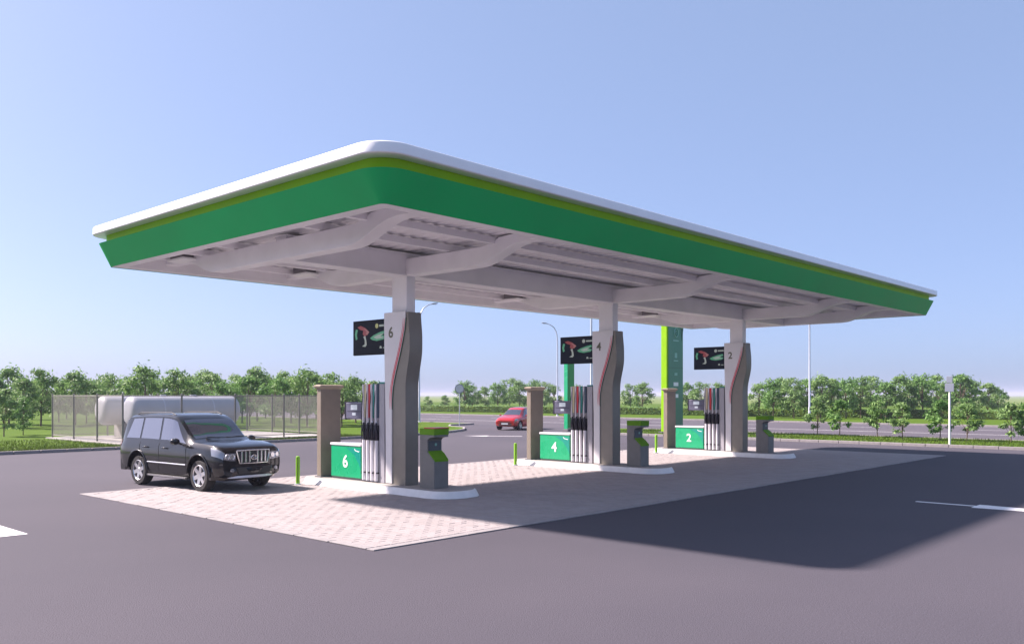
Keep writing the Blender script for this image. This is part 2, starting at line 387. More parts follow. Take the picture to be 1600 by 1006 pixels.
g = MB().box((-12.0, -.19, 5.27), (11.8, .19, 5.72)); g.box((-12.0, -.24, 5.22), (11.8, .24, 5.268)); g.box((-12.0, -.24, 5.721), (11.8, .24, 5.76))
g.build('girder', 'steel_white', can)
XB = (-12.0, -8.52, -.12, 8.28, 11.8)
for x in XB:
    lo = []; N = 40
    for i in range(N + 1):
        y = -(BY - .2) + i*2*(BY - .2)/N; lo.append((y, 5.215 + .385*sstep(2.55, 4.0, abs(y))))
    hi = [(y, max(5.62, z + .36) if abs(y) < 4.0 else 5.785) for y, z in lo]
    hi = [(y, min(5.785, z)) for y, z in hi]
    MB().prism(lo + hi[::-1], x - .17, x + .17, 'x').build('crossbeam', 'steel_white', can, 30, .012)
for y in (-4.35, -3.1, -1.65, 1.65, 3.1, 4.35):
    MB().box((-BX + FW, y - .07, 5.64), (BX - FW, y + .07, 5.782)).build('purlin', 'steel_white', can)
for x in (-12.3, -8.85, -.5, 7.8):
    for y in (3.8,):
        f = box('light_fixture', (x - .20, y - .42, 5.57), (x + .20, y + .42, 5.62), 'fixture', can, .01)
        box('housing', (x - .16, y - .3, 5.622), (x + .16, y + .3, 5.79), 'fixture_dark', f)
for x, y in ISL:
    box('column', (x - CX - .14, y - CY - .27, .18), (x - CX + .14, y - CY + .27, 5.23), 'steel_white', can, .015)

# ------------------------------------------------------------------ islands with everything that stands on them
IZ = .18
WHO = {'6': 'nearest', '4': 'middle', '2': 'farthest'}
def yfront(z): return -.31 - .15*sstep(2.55, 3.5, z) + .05*sstep(3.7, 4.36, z)
def yback(z): return .40 + .06*sstep(1.0, 4.3, z)
def yedge(z): return .17 - .46*sstep(2.2, 4.1, z) - .05*sstep(3.6, 4.4, z)
PT = 4.36
def pillar(loc, num):
    r = tag(empty('pillar', loc), f'curved brown pillar with white side panel on the {WHO[num]} pump island', 'pillar', 'clad pillars holding the canopy')
    N = 44; zs = [.18 + (PT - .18 - .02)*i/N for i in range(N + 1)]
    MB().prism([(yfront(z), z) for z in zs] + [(yback(z) - .02, z) for z in zs[::-1]], -.205, .205, 'x').build('core', 'pillar_brown', r, 25, .006)
    zs = [.20 + (PT - .20)*i/N for i in range(N + 1)]
    for s in (-1, 1):
        p = MB().prism([(yedge(z), z) for z in zs] + [(yback(z), z) for z in zs[::-1]], s*.206, s*.235, 'x').build('side_panel', 'panel_white', r, 25, .004)
        zz = [2.0 + 2.2*i/30 for i in range(31)]
        def ribbon(a, b): return MB().prism([(yedge(z) + a + (b - a)*(0), z) for z in zz] + [(yedge(z) + a + (b - a)*max(.03, math.sin(math.pi*(i/30))**.5), z) for i, z in list(enumerate(zz))[::-1]], s*.2352, s*.2385, 'x')
        ribbon(.012, .052).build('stripe', 'red_paint', p); ribbon(.068, .088).build('stripe', 'red_paint', p)
        MB().prism([(yedge(z) - .012, z) for z in zz] + [(yedge(z) - .001, z) for z in zz[::-1]], s*.206, s*.222, 'x').build('edge_strip', 'dark_green', p)
        text('numeral', num, .36, 'numeral_dark', p, (s*.237, .20, 3.86), (0, s, 0), (0, 0, 1))
    return r
def screen(loc, num):
    r = tag(empty('screen', loc), f'dark advertising screen with red and green picture hung on the {WHO[num]} pillar', 'screen', 'screens hung on the pillars')
    y0, y1, a, b = .47, 1.88, 3.36, 4.24
    box('casing', (-.10, y0, a), (-.03, y1, b), 'bezel', r, .01)
    d = box('display', (-.106, y0 + .03, a + .03), (-.1005, y1 - .03, b - .03), 'screen', r)
    W, Hh = y1 - y0 - .06, b - a - .06
    def sh(name, pts, m, lift=0): MB().prism([(y1 - .03 - u*W, a + .03 + v*Hh) for u, v in pts], -.107 - lift, -.1062 - lift, 'x').build(name, m, d)
    sh('picture', [(.12, .84), (.22, .88), (.36, .80), (.47, .68), (.42, .58), (.33, .55), (.28, .62), (.30, .72), (.2, .76)], 'scr_red')
    sh('picture', [(.30, .80), (.38, .76), (.48, .67), (.43, .60), (.38, .60), (.40, .68)], 'scr_pink', .0012)
    sh('picture', [(.04, .62), (.07, .78), (.13, .76), (.10, .60), (.12, .48), (.07, .44)], 'scr_green')
    sh('picture', [(.30, .54), (.36, .56), (.39, .40), (.40, .28), (.36, .22), (.26, .24), (.34, .30), (.34, .42)], 'scr_white')
    sh('picture', [(.50, .48), (.60, .56), (.78, .64), (.93, .68), (.95, .60), (.84, .56), (.96, .50), (.90, .42), (.70, .38), (.56, .42)], 'scr_green')
    sh('picture', [(.60, .50), (.72, .56), (.90, .60), (.80, .52), (.92, .47), (.70, .44)], 'scr_white', .0012)
    sh('logo', [(.70 + .045*math.cos(t*.5236), .84 + .075*math.sin(t*.5236)) for t in range(12)], 'scr_yellow' if num == '6' else 'scr_white')
    sh('logo_text', [(.77, .81), (.97, .81), (.97, .87), (.77, .87)], 'scr_white')
    sh('logo_text', [(.78, .15), (.85, .15), (.83, .22), (.79, .22)], 'scr_white'); sh('logo_text', [(.88, .15), (.96, .15), (.96, .18), (.88, .18)], 'scr_white')
    MB().box((-.03, .36, 3.7), (.03, .9, 3.8)).build('bracket', 'fixture_dark', r)
    return r
def pylon(loc, num):
    r = tag(empty('marker_post', loc), f'beige slab post with flared cap at the end of the {WHO[num]} island', 'post', 'beige posts at the island ends')
    box('slab', (-.32, 2.98, IZ), (.32, 3.16, 2.50), 'beige', r, .01)
    MB().rings([[(-a, 3.07 - b, z), (a, 3.07 - b, z), (a, 3.07 + b, z), (-a, 3.07 + b, z)] for a, b, z in ((.32, .09, 2.501), (.385, .155, 2.57), (.385, .155, 2.60), (.33, .10, 2.625))]).build('cap', 'beige_cap', r)
    box('foot', (-.36, 2.94, IZ), (.36, 3.20, IZ + .03), 'fixture_dark', r)
    return r
def dispenser(loc, num):
    r = tag(empty('fuel_dispenser', loc), f'green fuel dispenser with coloured hose bays, the {WHO[num]} of the three', 'fuel pump', 'fuel dispensers on the islands')
    X = .24; ya, yb = 1.37, 2.64
    cab = box('cabinet', (-X, ya, IZ + .05), (X, yb, 1.05), 'dispenser_green', r, .02)
    box('plinth', (-X + .03, ya, IZ), (X - .03, yb - .03, IZ + .052), 'fixture_dark', r)
    box('cabinet_top', (-X - .02, ya, 1.051), (X + .02, yb + .02, 1.11), 'tower_white', r, .012)
    for s in (-1, 1):
        MB().prism([(ya + .015, .99), (ya + .015, .45), (ya + .10, .62), (ya + .30, .84), (ya + .62, 1.0)], s*(X + .0005), s*(X + .0025), 'x').build('swoosh', 'dispenser_teal', cab)
        text('numeral', num, .44, 'numeral_white', cab, (s*(X + .004), 2.02, .63), (0, s, 0), (0, 0, 1))
        MB().prism([(ya + .06, .93), (ya + .09, .90), (ya + .24, .93), (ya + .28, .985), (ya + .26, .985), (ya + .22, .945), (ya + .1, .925)], s*(X + .0026), s*(X + .004), 'x').build('mark', 'numeral_white', cab)
    # tower of hose bays
    T = 2.62; yc, yd = .69, 1.35
    tw = box('hose_tower', (-.17, yc, IZ), (.17, yd, T), 'tower_grey', r, .01)
    for s in (-1, 1):
        cols = ('navy', 'teal', 'red', 'cream'); pw = (yd - yc)/4
        for k, c in enumerate(cols):
            a = yc + k*pw
            box('colour_strip', (min(s*.171, s*.20), a + .03, 1.78), (max(s*.171, s*.225), a + pw*.60, T + .01), c, tw)
            box('divider', (min(s*.171, s*.225), a + pw*.66, 1.62), (max(s*.171, s*.215), a + pw*.98, T), 'tower_white', tw, .008)
            box('holster', (min(s*.171, s*.19), a + .01, 1.22), (max(s*.171, s*.19), a + pw - .01, 1.60), 'nozzle', tw)
            yy = a + pw*.45
            MB().tube([(s*.225, yy, .22), (s*.225, yy, 1.22)], .052, 12).build('rail', 'tower_white', tw, 40)
            nz = MB(); nz.tube([(s*.22, yy, 1.24), (s*.235, yy, 1.40), (s*.255, yy, 1.56), (s*.24, yy, 1.66)], [.030, .042, .036, .024], 10)
            nz.tube([(s*.30, yy, 1.30), (s*.315, yy, 1.42), (s*.27, yy, 1.55)], .014, 8)
            nzo = nz.build('nozzle', 'nozzle', tw, 40)
            MB().tube([(s*.24, yy, 1.655), (s*.22, yy, 1.70), (s*.19, yy, 1.74)], .013, 8).build('spout', 'chrome', nzo, 40)
            h = [(s*.21, yy + .055, 2.55)]
            for i in range(1, 15):
                t = i/14; h.append((s*(.21 + .06*math.sin(math.pi*t)), yy + .055 + .01*math.sin(6.28*t), 2.55 - 2.15*t))
            for i in range(1, 9):
                t = i/8; h.append((s*.245, yy + .055 - .055*t, .40 - .07*math.sin(math.pi*t) + .86*max(0, (t - .5)*2)**1.0))
            MB().tube(h, .009, 7).build('hose', 'rubber', tw, 60)
            box('clip', (min(s*.171, s*.268), a + .01, .40), (max(s*.171, s*.268), a + pw - .02, .43), 'rubber', tw)
    sp = box('spine', (-.21, .475, IZ), (.21, .685, 2.63), 'tower_grey', r, .015)
    box('spine_cap', (-.215, .47, 2.631), (.215, .69, 2.67), 'teal', r)
    hd = box('display_head', (-.20, 1.353, 1.74), (.20, 2.06, 2.16), 'head_grey', r, .02)
    box('head_frame', (-.205, 2.062, 1.72), (.205, 2.10, 2.18), 'nozzle', hd)
    for s in (-1, 1):
        box('readout', (min(s*.2005, s*.206), 1.58, 1.97), (max(s*.2005, s*.206), 1.84, 2.10), 'lit_display', hd)
        box('readout', (min(s*.2005, s*.206), 1.64, 1.83), (max(s*.2005, s*.206), 1.78, 1.90), 'lit_display', hd)
        box('bar', (min(s*.2005, s*.204), 1.42, 1.925), (max(s*.2005, s*.204), 2.0, 1.94), 'nozzle', hd)
    return r
def service_bin(loc, num):
    r = tag(empty('service_bin', loc), f'grey service bin with green trays at the near end of the {WHO[num]} island', 'bin', 'service bins on the islands')
    ce = -1.13; X0, X1 = -.25, .20
    def pr(pts, m, name, x0=X0, x1=X1, bev=.006): return MB().prism([(ce - u_, z) for u_, z in pts], x0, x1, 'x').build(name, m, r, 30, bev)
    pr([(-.25, IZ), (.25, IZ), (.25, .82), (.02, 1.02), (-.25, 1.02)], 'bin_grey', 'body')
    pr([(.262, .80), (.262, .845), (.13, .975), (.03, 1.045), (.03, 1.022)], 'bin_green', 'tray', X0 + .012, X1 - .012, None)
    pr([(-.25, 1.021), (.018, 1.021), (.018, 1.28), (-.25, 1.28)], 'bin_grey', 'back')
    b = box('panel', (X0 + .03, ce - .030, 1.05), (X1 - .03, ce - .0185, 1.27), 'bin_dark', r)
    MB().lathe([(.0, 0), (.035, 0), (.035, .004), (0, .004)], 'y', 14, (0, ce - .0345, 1.19)).build('logo', 'totem_mark', b)
    arcp = [(.25 - .23*math.cos(R(90*t/6)), 1.281 + .09*math.sin(R(90*t/6))) for t in range(7)]
    pr([(-.25, 1.281)] + arcp + [(.25, 1.42), (-.25, 1.42)], 'bin_grey', 'hood_base')
    pr([(-.25, 1.421), (.255, 1.421), (.262, 1.57), (-.255, 1.57)], 'bin_green', 'hood', X0 - .005, X1 + .005)
    if num == '6': box('lid_edge', (X0 - .008, ce - .268, 1.571), (X1 + .008, ce + .1, 1.59), 'red_paint', r)
    return r
def island(loc, num):
    r = tag(empty('pump_island', loc), f'white kerbed concrete island, the {WHO[num]} of the three', 'island', 'pump islands')
    def ring(o, z): return [(x, y, z) for x, y, _ in rrect(.62 + o, 2.86 + o, .52 + o, 0, 10, 0, .70)]
    MB().rings([ring(.09, .005), ring(.075, .05), ring(.02, IZ - .025), ring(0, IZ - .006), ring(-.025, IZ)], True, False, False).build('kerb', 'kerb_white', r, 50)
    MB().rings([ring(-.025, IZ), ring(-.30, IZ - .001)], True, False, True).build('top', 'concrete', r)
    return r
def bollard(x, y, num):
    r = tag(empty('bollard', (x, y, .012)), f'lime green bollard beside the {WHO[num]} pump island', 'bollard', 'lime bollards beside the islands')
    MB().lathe([(.052, .0), (.052, .70), (.047, .735), (.03, .75), (0, .752)], 'z', 18).build('post', 'bollard_green', r, 40)
    MB().lathe([(.09, .012), (.09, .035), (.055, .04)], 'z', 18, cap=True).build('base_plate', 'galv', r, 40)
for (x, y), num in zip(ISL, '642'):
    l = (x, y, 0)
    island(l, num); pillar(l, num); screen(l, num); pylon(l, num); dispenser(l, num); service_bin(l, num)
    bollard(x - .95, y + 3.1, num)

# ------------------------------------------------------------------ cars
def pchip(xs, ys, x):
    n = len(xs)
    if x <= xs[0]: return ys[0]
    if x >= xs[-1]: return ys[-1]
    h = [xs[i+1] - xs[i] for i in range(n-1)]; d = [(ys[i+1] - ys[i])/h[i] for i in range(n-1)]
    m = [d[0]] + [0 if d[i-1]*d[i] <= 0 else 2*d[i-1]*d[i]/(d[i-1] + d[i]) for i in range(1, n-1)] + [d[-1]]
    i = max(k for k in range(n-1) if xs[k] <= x); t = (x - xs[i])/h[i]
    return (2*t**3 - 3*t*t + 1)*ys[i] + (t**3 - 2*t*t + t)*h[i]*m[i] + (-2*t**3 + 3*t*t)*ys[i+1] + (t**3 - t*t)*h[i]*m[i+1]
class Shell:
    """car body skin: stations (x, bottom z, belt z, top z, half width, half width of the roof)"""
    def __init__(s, st): s.st = st; s.xs = [a[0] for a in st]
    def ring(s, x):
        zb, zs, zt, w, wt = [pchip(s.xs, [a[k] for a in s.st], x) for k in range(1, 6)]
        zs = min(zs, zt - .05); hgt = zt - zs; roll = min(.075, hgt*.35)
        return [(0, zb), (.80*w, zb), (.95*w, zb + .05), (.99*w, zb + .20), (w, zb + (zs - zb)*.55), (.985*w, zs - .09), (.95*w, zs),
                (wt + .02, zt - roll), (wt*.93, zt - roll*.35), (wt*.55, zt - roll*.06), (0, zt)]
    def P(s, x, v, side=1, off=0):
        def q(x, v):
            r = s.ring(x); i = min(int(v), 9); t = v - i
            return Vector((x, (r[i][0] + (r[i+1][0] - r[i][0])*t)*side, r[i][1] + (r[i+1][1] - r[i][1])*t))
        p = q(x, v)
        if off:
            a = q(min(x + .01, s.xs[-1]), v) - q(max(x - .01, s.xs[0]), v); b = q(x, min(v + .02, 9.999)) - q(x, max(v - .02, 0))
            n = a.cross(b); n.normalize()
            if n.y*side < 0 or (abs(n.y) < .3 and n.z < 0): n = -n
            p = p + n*off
        return p
    def body(s, N=72):
        xs = [s.xs[0] + (s.xs[-1] - s.xs[0])*i/N for i in range(N + 1)] + s.xs
        xs = sorted(set(round(x, 4) for x in xs)); rings = []
        for x in xs:
            r = s.ring(x); rings.append([(x, y, z) for y, z in r] + [(x, -y, z) for y, z in r[1:-1][::-1]])
        return MB().rings(rings)
    def patch(s, X0, X1, v0, v1, side, off=.006, n=10, m=6):
        """window between front edge X1(v) and rear edge X0(v)"""
        vs_ = []; fs = []
        for i in range(n + 1):
            for j in range(m + 1):
                v = v0 + (v1 - v0)*j/m; t = j/m
                a = X0[0] + (X0[1] - X0[0])*t; b = X1[0] + (X1[1] - X1[0])*t
                vs_.append(s.P(a + (b - a)*i/n, v, side, off))
        for i in range(n):
            for j in range(m): k = i*(m + 1) + j; fs.append((k, k + 1, k + m + 2, k + m + 1))
        return MB().add(vs_, fs)
    def screenpatch(s, x0, x1, v0, off=.006, n=10, m=8):
        """wind-screen / rear window: both sides joined over the middle"""
        vs_ = []; fs = []
        for i in range(n + 1):
            x = x0 + (x1 - x0)*i/n
            row = [s.P(x, v0 + (9.999 - v0)*j/m, 1, off) for j in range(m)] + [s.P(x, 9.999, 1, off)] + [s.P(x, v0 + (9.999 - v0)*j/m, -1, off) for j in range(m - 1, -1, -1)]
            vs_ += row
        w_ = 2*m + 1
        for i in range(n):
            for j in range(w_ - 1): k = i*w_ + j; fs.append((k, k + 1, k + w_ + 1, k + w_))
        return MB().add(vs_, fs)
def boolean_cut(mb, cutters, m, name, parent):
    o = link(name, mb.mesh(name, m), parent); cs = []
    for c in cutters:
        co = link('cutter', c.mesh('cutter')); cs.append(co)
        b = o.modifiers.new('cut', 'BOOLEAN'); b.operation = 'DIFFERENCE'; b.object = co; b.solver = 'EXACT'
    par = o.parent; o.parent = None
    bpy.context.view_layer.update()
    me = bpy.data.meshes.new_from_object(o.evaluated_get(bpy.context.evaluated_depsgraph_get()))
    o.modifiers.clear(); o.data = me; o.parent = par
    for c in cs: bpy.data.objects.remove(c)
    for p in me.polygons: p.use_smooth = True
    me.set_sharp_from_angle(angle=R(32))
    return o
def wheel(parent, x, y, r, wd, side, spokes=6):
    wo = empty('wheel', (x, y, r)); wo.parent = parent
    s = side
    MB().lathe([(r*.70, -wd/2), (r*.93, -wd/2), (r, -wd*.36), (r, wd*.36), (r*.93, wd/2), (r*.70, wd/2), (r*.68, 0), (r*.70, -wd/2)], 'y', 32).build('tyre', 'tyre', wo, 40)
    rim = MB(); rim.lathe([(r*.70, s*wd*.46), (r*.66, s*wd*.50), (r*.62, s*wd*.44), (r*.60, s*wd*.05), (r*.70, -s*wd*.3)], 'y', 32)
    rim.lathe([(0, s*wd*.42), (r*.13, s*wd*.42), (r*.17, s*wd*.36), (r*.17, s*wd*.1)], 'y', 20)
    for k in range(spokes):
        a = 2*math.pi*k/spokes + .3; ca, sa = math.cos(a), math.sin(a); t0, t1 = .09*r*1.6, .075*r*1.6
        pts = []
        for rr, t, yy in ((.12*r, t0, .40), (.63*r, t1, .45)):
            for q in (-1, 1): pts.append((rr*ca - q*t*sa, s*wd*yy, rr*sa + q*t*ca))
        pts += [(p[0], p[1] - s*.05, p[2]) for p in pts]
        rim.add(pts, [(0, 1, 3, 2), (4, 6, 7, 5), (0, 2, 6, 4), (1, 5, 7, 3), (2, 3, 7, 6), (0, 4, 5, 1)])
    rim.build('rim', 'rim', wo, 40)
    MB().lathe([(0, s*wd*.02), (r*.6, s*wd*.02), (r*.6, -s*wd*.1), (0, -s*wd*.1)], 'y', 24).build('brake', 'plastic', wo, 40)
def plate(pts, m, name, parent, d=.02, bevel=None):
    """flat-ish closed outline given in 3D, thickened along +x"""
    n = len(pts); return MB().add([tuple(p) for p in pts] + [(p[0] + d, p[1], p[2]) for p in pts], [tuple(range(n)), tuple(range(n, 2*n))] + [(i, (i+1) % n, n + (i+1) % n, n + i) for i in range(n)]).build(name, m, parent, None, bevel)

def suv(loc, yaw):
    r = tag(empty('parked_suv', loc, yaw), 'black off-road car with slatted chrome grille at the paving edge', 'car')
    st = [(-2.44, .52, 1.00, 1.06, .80, .70), (-2.38, .42, 1.06, 1.20, .88, .75), (-2.26, .36, 1.10, 1.48, .92, .77), (-2.12, .33, 1.13, 1.74, .94, .76), (-1.98, .32, 1.14, 1.82, .945, .755),
          (-1.0, .30, 1.14, 1.865, .945, .755), (-.3, .30, 1.13, 1.87, .945, .755), (.10, .30, 1.13, 1.835, .945, .75), (.28, .30, 1.12, 1.77, .945, .74), (.96, .30, 1.12, 1.265, .945, .78),
          (1.06, .30, 1.10, 1.225, .945, .82), (1.6, .30, 1.07, 1.19, .945, .83), (2.0, .33, 1.02, 1.135, .92, .79), (2.17, .36, .98, 1.075, .875, .74), (2.25, .40, .92, .99, .82, .68)]
    S = Shell(st)
    cut = []
    for x in (-1.395, 1.395):
        for s in (-1, 1):
            cut.append(MB().lathe([(0, s*.55), (.455, s*.55), (.455, s*1.2), (0, s*1.2)], 'y', 36, (x, 0, .43)))
    body = boolean_cut(S.body(), cut, 'car_black', 'body', r)
    for s in (-1, 1):
        sd = MB().box((-.92, min(s*.72, s*.95), .27), (.92, max(s*.72, s*.95), .325)).build('side_step', 'plastic', r, None, .012)
        MB().box((-.86, min(s*.94, s*.955), .285), (.86, max(s*.94, s*.955), .31)).build('trim', 'chrome', sd)
        for nm, a, b, v1 in (('quarter_window', (-2.02, -1.80), (-1.36, -1.32), 6.92), ('rear_window', (-1.28, -1.24), (-.42, -.42), 6.93), ('front_window', (-.34, -.34), (.80, .26), 6.93)):
            wdw = S.patch(a, b, 6.12, v1, s).build(nm, 'glass', r, 40)
        for x in (-1.395, 1.395):
            MB().tube([(x + .475*math.cos(R(a)), s*(.945), .43 + .475*math.sin(R(a))) for a in range(-8, 190, 9)], .022, 8).build('fender_flare', 'car_black', r, 50)
            wheel(r, x, s*.795, .385, .25, s)
        for x in (-.98, -.08):
            MB().tube([(x - .1, s*.945, 1.0), (x - .08, s*.975, 1.01), (x + .08, s*.975, 1.01), (x + .1, s*.945, 1.0)], .017, 8).build('door_handle', 'car_black', r, 50)
        for x in (-1.30, -.38, .86):                                   # shut lines of the doors
            MB().tube([S.P(x, v/10, s, .001) for v in range(26, 60, 3)], .006, 5).build('shut_line', 'plastic', r)
        MB().tube([S.P(x/100, 3.5, s, .012) for x in range(-88, 89, 16)], .018, 8).build('door_moulding', 'chrome', r, 50)
        mi = MB(); mi.lathe([(0, -.03), (.06, -.028), (.095, 0), (.10, .05), (.08, .09), (0, .10)], 'x', 16); mv = [(x, y*1.25, z*.85) for x, y, z in mi.v]; mi.v = [(x + .62, y + s*1.10, z + 1.20) for x, y, z in mv]
        mo = mi.build('wing_mirror', 'car_black', r, 50)
        MB().tube([(.66, s*.92, 1.12), (.66, s*1.04, 1.17)], .025, 8).build('arm', 'plastic', mo)
        MB().tube([(-1.85, s*.66, 1.82), (-1.7, s*.66, 1.865), (-.2, s*.665, 1.885), (-.02, s*.66, 1.83)], .014, 8).build('roof_rail', 'plastic', r, 50)
        # head lamp wraps round the corner of the wing
        ho = S.patch((1.93, 1.84), (2.249, 2.249), 4.75, 6.35, s, .008, 6, 6).build('headlight', 'lens', r, 60)
        MB().prism([(s*.47, .985 - .04), (s*.49, .755), (s*.66, .77), (s*.805, .80), (s*.80, .90), (s*.72, .945)], 2.2515, 2.272, 'x').build('front_lens', 'lens', ho, None, .006)
        MB().lathe([(0, .0), (.055, .0), (.068, .02), (.075, .0)], 'x', 16, (2.273, s*.585, .86)).build('reflector', 'chrome', ho)
        MB().lathe([(0, .0), (.05, .0), (.062, .03), (.068, .0)], 'x', 16, (2.273, s*.715, .87)).build('reflector', 'chrome', ho)
        S.patch((-2.42, -2.38), (-2.30, -2.26), 5.0, 6.3, s, .012, 4, 6).build('tail_light', 'lamp_red', r, 40)
        MB().lathe([(0, .025), (.045, .025), (.05, .0), (0, 0)], 'x', 16, (2.33, s*.62, .545)).build('fog_light', 'lens', r, 50)
    S.screenpatch(.94, .36, 8.02, .006).build('windscreen', 'glass_front', r, 40)
    S.screenpatch(-2.34, -2.08, 8.02, .006).build('tailgate_window', 'glass', r, 40)
    for s in (-1, 1): MB().tube([(1.02, s*.1 , 1.262), (.99, s*.35 + .1, 1.285), (.96, s*.55 + .12, 1.285)], .012, 6).build('wiper', 'plastic', r)
    # grille
    gy, g0, g1 = .46, .71, .985
    gr = plate([(2.262, -gy, g1), (2.275, -gy*.86, g0), (2.275, gy*.86, g0), (2.262, gy, g1)], 'plastic', 'grille', r, .02)
    fr = [(2.285, -gy - .01, g1 + .015), (2.305, -gy*.86, g0 - .015), (2.315, 0, g0 - .02), (2.305, gy*.86, g0 - .015), (2.285, gy + .01, g1 + .015), (2.295, 0, g1 + .02), (2.285, -gy - .01, g1 + .015)]
    MB().tube(fr, .018, 8).build('grille_frame', 'chrome', gr, 50)
    for k in range(-3, 4):
        if k == 0: continue
        y = k*.112
        MB().box((2.285, y - .022, g0 + .005), (2.318, y + .022, g1 - .005)).build('slat', 'chrome', gr, None, .006)
    em = MB(); em.tube([(2.325, .085*math.cos(R(a)), .83 + .058*math.sin(R(a))) for a in range(0, 361, 20)], .010, 8, False)
    em.tube([(2.325, .035*math.cos(R(a)), .83 + .055*math.sin(R(a))) for a in range(0, 361, 20)], .008, 6, False)
    em.tube([(2.325, .055*math.cos(R(a)), .855 + .02*math.sin(R(a))) for a in range(0, 361, 20)], .007, 6, False); em.build('emblem', 'chrome', gr, 60)
    # bumper
    secs = []
    for i in range(21):
        t = -1 + i/10; y = .93*t; x = 2.33 - .36*abs(t)**3.2 - .05*t*t
        secs.append([(x - .22, y*.96, .34), (x - .04, y*.985, .30), (x + .015, y, .40), (x + .02, y, .58), (x - .03, y*.99, .665), (x - .2, y*.96, .68)])
    bu = MB().rings(secs).build('bumper', 'car_black', r, 40)
    plate([(2.318, -.50, .60), (2.325, -.44, .44), (2.325, .44, .44), (2.318, .50, .60)], 'plastic', 'intake', bu, .022)
    MB().rings([[(x + .004, y, .335), (x + .03, y, .35), (x + .025, y, .40), (x, y, .41)] for x, y in [(2.335 - .30*abs(t/10)**3.2 - .05*(t/10)**2, .80*t/10) for t in range(-10, 11)]]).build('skid_plate', 'galv', bu, 40)
    secs = []
    for i in range(15):
        t = -1 + i/7; y = .92*t; x = -2.50 + .22*abs(t)**3
        secs.append([(x + .25, y, .36), (x + .02, y, .36), (x, y, .44), (x, y, .60), (x + .04, y, .68), (x + .25, y, .69)])
    MB().rings(secs).build('rear_bumper', 'car_black', r, 40)
    box('axle', (-1.45, -.7, .34), (-1.33, .7, .46), 'plastic', r); box('underbody', (-1.9, -.55, .26), (1.9, .55, .31), 'plastic', r)
    return r
suv((11.18, 21.32, .010), math.atan2(-2.66, .22))

def hatch(loc, yaw):
    r = tag(empty('parked_car', loc, yaw), 'small red car driving in at the forecourt entrance', 'car')
    st = [(-2.02, .42, .80, .90, .66, .52), (-1.95, .30, .86, 1.08, .78, .58), (-1.75, .24, .90, 1.36, .83, .58), (-1.45, .22, .92, 1.47, .855, .575), (-.6, .20, .91, 1.52, .86, .58), (0, .20, .90, 1.49, .86, .57),
          (.32, .20, .89, 1.38, .86, .56), (1.02, .20, .86, .98, .855, .66), (1.4, .22, .79, .90, .84, .66), (1.8, .25, .70, .80, .78, .60), (1.98, .30, .60, .68, .66, .50)]
    S = Shell(st); cut = []
    for x in (-1.25, 1.27):
        for s in (-1, 1): cut.append(MB().lathe([(0, s*.5), (.345, s*.5), (.345, s*1.1), (0, s*1.1)], 'y', 28, (x, 0, .33)))
    boolean_cut(S.body(48), cut, 'car_red', 'body', r)
    for s in (-1, 1):
        for x in (-1.25, 1.27): wheel(r, x, s*.735, .31, .20, s, 5)
        for nm, a, b in (('rear_window', (-1.72, -1.5), (-.3, -.3)), ('front_window', (-.24, -.24), (.82, .24))): S.patch(a, b, 6.12, 6.93, s).build(nm, 'glass', r, 40)
        mi = MB(); mi.lathe([(0, -.02), (.05, -.02), (.07, .02), (.05, .07), (0, .08)], 'x', 12); mi.v = [(x + .62, y*1.2 + s*.97, z*.8 + .98) for x, y, z in mi.v]; mi.build('wing_mirror', 'car_red', r, 50)
        S.patch((1.55, 1.62), (1.93, 1.86), 5.2, 6.6, s, .008, 5, 5).build('headlight', 'lens', r, 40)
        S.patch((-2.0, -1.96), (-1.86, -1.84), 5.0, 6.4, s, .008, 4, 5).build('tail_light', 'lamp_red', r, 40)
        MB().tube([(-.35, s*.865, .82), (-.2, s*.87, .82)], .014, 6).build('door_handle', 'car_red', r)
    S.screenpatch(.96, .36, 8.02).build('windscreen', 'glass_front', r, 40); S.screenpatch(-1.93, -1.68, 8.02).build('rear_screen', 'glass', r, 40)
    plate([(1.985, -.42, .56), (1.985, -.36, .48), (1.985, .36, .48), (1.985, .42, .56)], 'plastic', 'grille', r, .02)
    plate([(1.985, -.50, .42), (1.985, -.42, .33), (1.985, .42, .33), (1.985, .50, .42)], 'plastic', 'intake', r, .03)
    plate([(2.012, -.24, .475), (2.012, -.24, .395), (2.012, .24, .395), (2.012, .24, .475)], 'numeral_white', 'number_plate', r, .01)
    return r
hatch((44.3, 40.25, 0), math.atan2(-.302, -.953))

